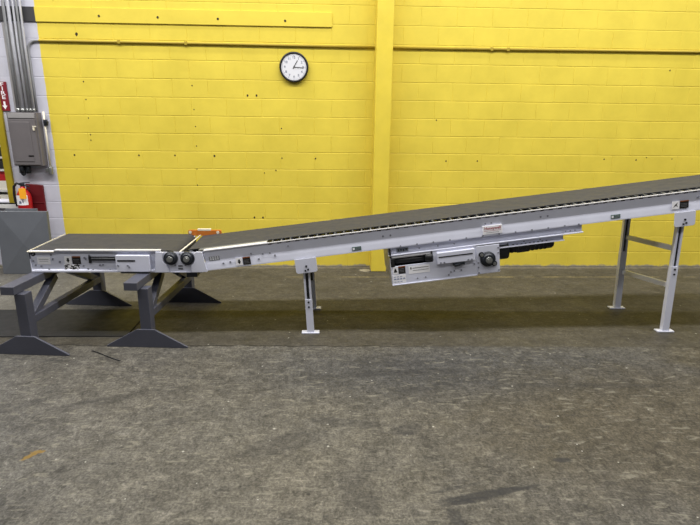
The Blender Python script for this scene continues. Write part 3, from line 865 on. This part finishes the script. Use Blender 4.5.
for i in range(0, 13):
    t = PI / 2 + PI * i / 12
    inner.append((-2.445 + .021 * math.cos(t), .732 + .021 * math.sin(t)))
for i in range(0, 13):
    t = -PI / 2 + PI * i / 12
    inner.append((-1.325 + .056 * math.cos(t), .697 + .056 * math.sin(t)))
b = MB(); n = len(pr); ya, yb_ = Y0 + .030, Y1 + .002
vs = [(p[0], ya, p[1]) for p in pr] + [(p[0], yb_, p[1]) for p in pr] + [(p[0], ya, p[1]) for p in inner] + [(p[0], yb_, p[1]) for p in inner]
fs = []
for i in range(n):
    j = (i + 1) % n
    fs += [(i, j, n + j, n + i), (2 * n + i, 3 * n + i, 3 * n + j, 2 * n + j), (i, 2 * n + i, 2 * n + j, j), (n + i, n + j, 3 * n + j, 3 * n + i)]
b._add(vs, fs)
b.build('belt', 'belt', inf)
for x, z, r in ((-2.445, .732, .0205), (-1.325, .697, .0555)):
    MB().cyl((x, Y0 + .012, z), (x, Y1 - .012, z), r, n=24).build('pulley', 'black_metal', inf)
MB().box(-2.32, -1.40, Y0 + .03, Y1 - .012, .742, .750).build('bed_plate', 'steel', inf)
# features on the near face
yf = Y0 + .0125
b = MB()
for x, z in ((-2.445, .73), (-2.450, .672), (-2.436, .635), (-2.39, .628), (-2.29, .688), (-2.235, .665), (-2.03, .70), (-2.02, .69), (-2.045, .63), (-2.01, .605), (-1.91, .637), (-1.885, .64), (-2.33, .60), (-2.30, .725), (-1.99, .72), (-1.83, .592), (-1.97, .594)):
    b.cyl((x, yf, z), (x, yf - .006, z), .008, n=8, smooth=False)
pieces(b, 'bolt', 'bolt', fr)
b = MB(); b.box(-2.418, -2.312, yf - .002, yf, .642, .706)
b.box(-2.405, -2.325, yf - .0027, yf, .684, .688, 1); b.box(-2.40, -2.33, yf - .0027, yf, .668, .671, 1)
lab(b.build('blank_label', ['white_label', 'grey_print'], inf), 'white label at the left end')
warning(inf, -2.196, .646, .132, .066, None, yf - .002)
b = MB(); random.seed(3)
b.box(-2.204, -2.078, yf - .0012, yf, .588, .643, 1)
for i in range(34):
    x = -2.196 + .112 * random.random(); z = .594 + .044 * random.random()
    T = Matrix.Translation((x, 0, z)) @ Matrix.Rotation(random.uniform(-1, 1), 4, 'Y')
    b.box(-.010, .010, yf - .0022 - .00003 * i, yf - .0005, -.004, .004, 0 if i % 4 else 1, T)
lab(b.build('scribbled_sticker', ['black_print', 'white_label'], inf), 'black and white scribbled sticker')
b = MB(); b.box(-1.99, -1.765, yf - .003, yf + .001, .674, .710); b.box(-1.995, -1.975, yf - .012, yf, .655, .715); b.cyl((-1.97, yf - .012, .692), (-1.765, yf - .012, .692), .012, n=12)
b.build('take_up_slot', 'black', inf, .002)
b = MB(); b.prism(rrect(-1.763, -1.487, .588, .731, .008), 'y', Y0 - .030, yf)
g = b.build('guard_box', 'white_metal', inf, .005)
MB().box(-1.748, -1.602, Y0 - .0315, Y0 - .029, .678, .692).build('slot', 'black', g)
b = MB()
for x, z in ((-1.745, .645), (-1.665, .645), (-1.655, .632)): b.cyl((x, Y0 - .030, z), (x, Y0 - .036, z), .008, n=8, smooth=False)
pieces(b, 'guard_bolt', 'bolt', g)
MB().box(-1.73, -1.50, Y0 - .03, Y0 - .006, .576, .587).build('guard_base', 'black', g)
MB().prism([(-1.452, .579), (-1.335, .581)] + bite(-1.317, .70, .066, 242, 142) + [(-1.36, .756), (-1.435, .758)], 'y', Y0 - .018, Y0 - .002).build('cover_plate', 'white_metal', inf, .003)
flange_bearing(inf, None, -1.317, .700, Y0 + .006, .058, 0, lobe=False)

# orange bracket on the far side at the joint
t = thing('orange_bracket', 'small orange bracket with white strip on the far rail where the two belts meet', 'bracket', (-1.18, 4.99, .76))
b = MB(); b.prism(rrect(-1.335, -1.022, .7415, .797, .014), 'y', 4.989, 5.012); b.build('bracket_body', 'orange', t, .003)
b = MB(); b.box(-1.245, -1.12, 4.988, 5.014, .790, .808); b.build('label_strip', 'cream', t, .002)
b = MB(); b.cyl((-1.315, 4.99, .776), (-1.315, 4.986, .776), .014, n=14); b.cyl((-1.055, 4.99, .776), (-1.055, 4.986, .776), .014, n=14); pieces(b, 'end_plug', 'cream', t)

# ------------------------------------------------------------------ trestles
def trestle(x, y, ang, label, sp):
    t = thing('support_trestle', label, 'trestle', (x, y, 0), ang, 'grey steel trestles under the level conveyor section')
    B = .575
    MB().box(-.122, -.014, -.645, .66, B - .068, B - .002).build('top_beam', 'grey_paint', t, .004, local=True)
    for s in (-1, 1):
        yc = s * sp
        MB().box(-.045, .042, yc - .045, yc + .045, .012, B - .070).build('post', 'grey_paint', t, .004, local=True)
        # upright foot plate with sloped shoulders in front of the post, floor angle behind it
        b = MB()
        yp = yc - .06
        b.prism([(-.335, 0), (.335, 0), (.335, .012), (.073, .158), (-.073, .158), (-.335, .012)], 'y', yp, yp + .018)
        b.box(-.12, .12, yp + .016, yp + .15, 0, .012)
        b.build('foot', 'grey_paint', t, .003, local=True)
        MB().bar((0, s * (sp - .04), .27), (-.03, s * .10, B - .075), .06, .06, up=(1, 0, 0)).build('brace', 'grey_paint', t, .003, local=True)
    MB().bar((0.012, -sp + .04, .27), (.012, sp - .04, .27), .06, .06).build('stretcher', 'grey_paint', t, .003, local=True)
    return t
trestle(-2.342, 4.585, -.082, 'grey steel trestle under the outer left end of the level conveyor', .565)
trestle(-1.460, 4.69, -.062, 'grey steel trestle under the joint of the two conveyors', .54)

# flat mat, stray wire
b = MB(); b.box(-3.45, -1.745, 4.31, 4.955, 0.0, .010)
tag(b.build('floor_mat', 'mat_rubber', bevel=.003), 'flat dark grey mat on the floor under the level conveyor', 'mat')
b = MB(); b.tube([(-1.919, 4.028, .004), (-1.83, 3.972, .005), (-1.73, 3.903, .005), (-1.623, 3.838, .004)], .004, 8)
tag(b.build('black_strap', 'black'), 'short thin black strap lying on the floor between the trestle feet', 'strap')

# ------------------------------------------------------------------ rack beyond the opening
rk = thing('storage_rack', 'white storage rack seen through the opening at far left', 'rack', (-4.6, 7.35, 0))
shz = (.38, .86, 1.13, 1.29, 1.44, 1.95)
for x in (-5.1, -4.02):
    for y in (7.12, 7.58):
        MB().box(x - .02, x + .02, y - .02, y + .02, 0, 2.2).build('upright', 'white_wall', rk, .002)
for z in shz:
    MB().box(-5.1, -4.02, 7.1, 7.6, z - .025, z).build('shelf', 'white_wall', rk, .002)
def carton(x0, x1, z0, z1, mt, name, label, cat):
    b = MB(); b.box(x0, x1, 7.13, 7.5, z0, z1)
    b.box((x0 + x1) / 2 - .02, (x0 + x1) / 2 + .02, 7.1285, 7.131, z0 + (z1 - z0) * .55, z1 + .001, 1)
    tag(b.build(name, [mt, 'cream' if mt != 'box_white' else 'orange_label'], bevel=.004), label, cat)
carton(-4.62, -4.08, .862, .978, 'box_white', 'carton', 'white carton on the rack shelf below the red one, far left', 'box')
carton(-4.62, -4.08, .979, 1.10, 'box_red', 'carton', 'red carton stacked on a white one in the rack, far left', 'box')
carton(-4.62, -4.09, 1.132, 1.25, 'box_dark', 'storage_bin', 'dark bin on the shelf just above the red carton, far left', 'bin')
carton(-4.62, -4.09, 1.292, 1.405, 'box_dark', 'storage_bin', 'dark bin on the middle shelf of the rack, far left', 'bin')
carton(-4.62, -4.09, 1.442, 1.57, 'box_dark', 'storage_bin', 'topmost dark bin on the rack beside the yellow jamb, far left', 'bin')
carton(-4.62, -4.08, 1.571, 1.90, 'box_white', 'carton', 'tall white carton on top of the dark bin in the rack, far left', 'box')
carton(-4.62, -4.07, .382, .80, 'box_white', 'carton', 'large white carton low in the rack, far left', 'box')

# ------------------------------------------------------------------ light: rows of overhead strip lamps
def strip(x, y, z, sx, sy, w, col=(1, .97, .92)):
    l = bpy.data.lights.new('ceiling_strip', 'AREA'); l.shape = 'RECTANGLE'; l.size = sx; l.size_y = sy
    l.energy = w; l.color = col
    o = bpy.data.objects.new('ceiling_strip', l); COL.objects.link(o); o.location = (x, y, z)
    return o
strip(0, 3.5, 6.0, 16, .30, 850)
strip(0, 5.5, 6.0, 16, .25, 240)
strip(0, .6, 6.0, 16, .30, 300)
strip(0, -3.5, 6.0, 16, .30, 60)
strip(-5, 8.0, 4.5, 4, .3, 120)
w = bpy.data.worlds.new('world'); S.world = w; w.use_nodes = True
bg = w.node_tree.nodes['Background']; bg.inputs[0].default_value = (.88, .93, 1.0, 1); bg.inputs[1].default_value = .06

S.view_settings.view_transform = 'Standard'; S.view_settings.look = 'None'
S.view_settings.exposure = 0.0; S.view_settings.gamma = 1.0
S.view_settings.use_curve_mapping = False
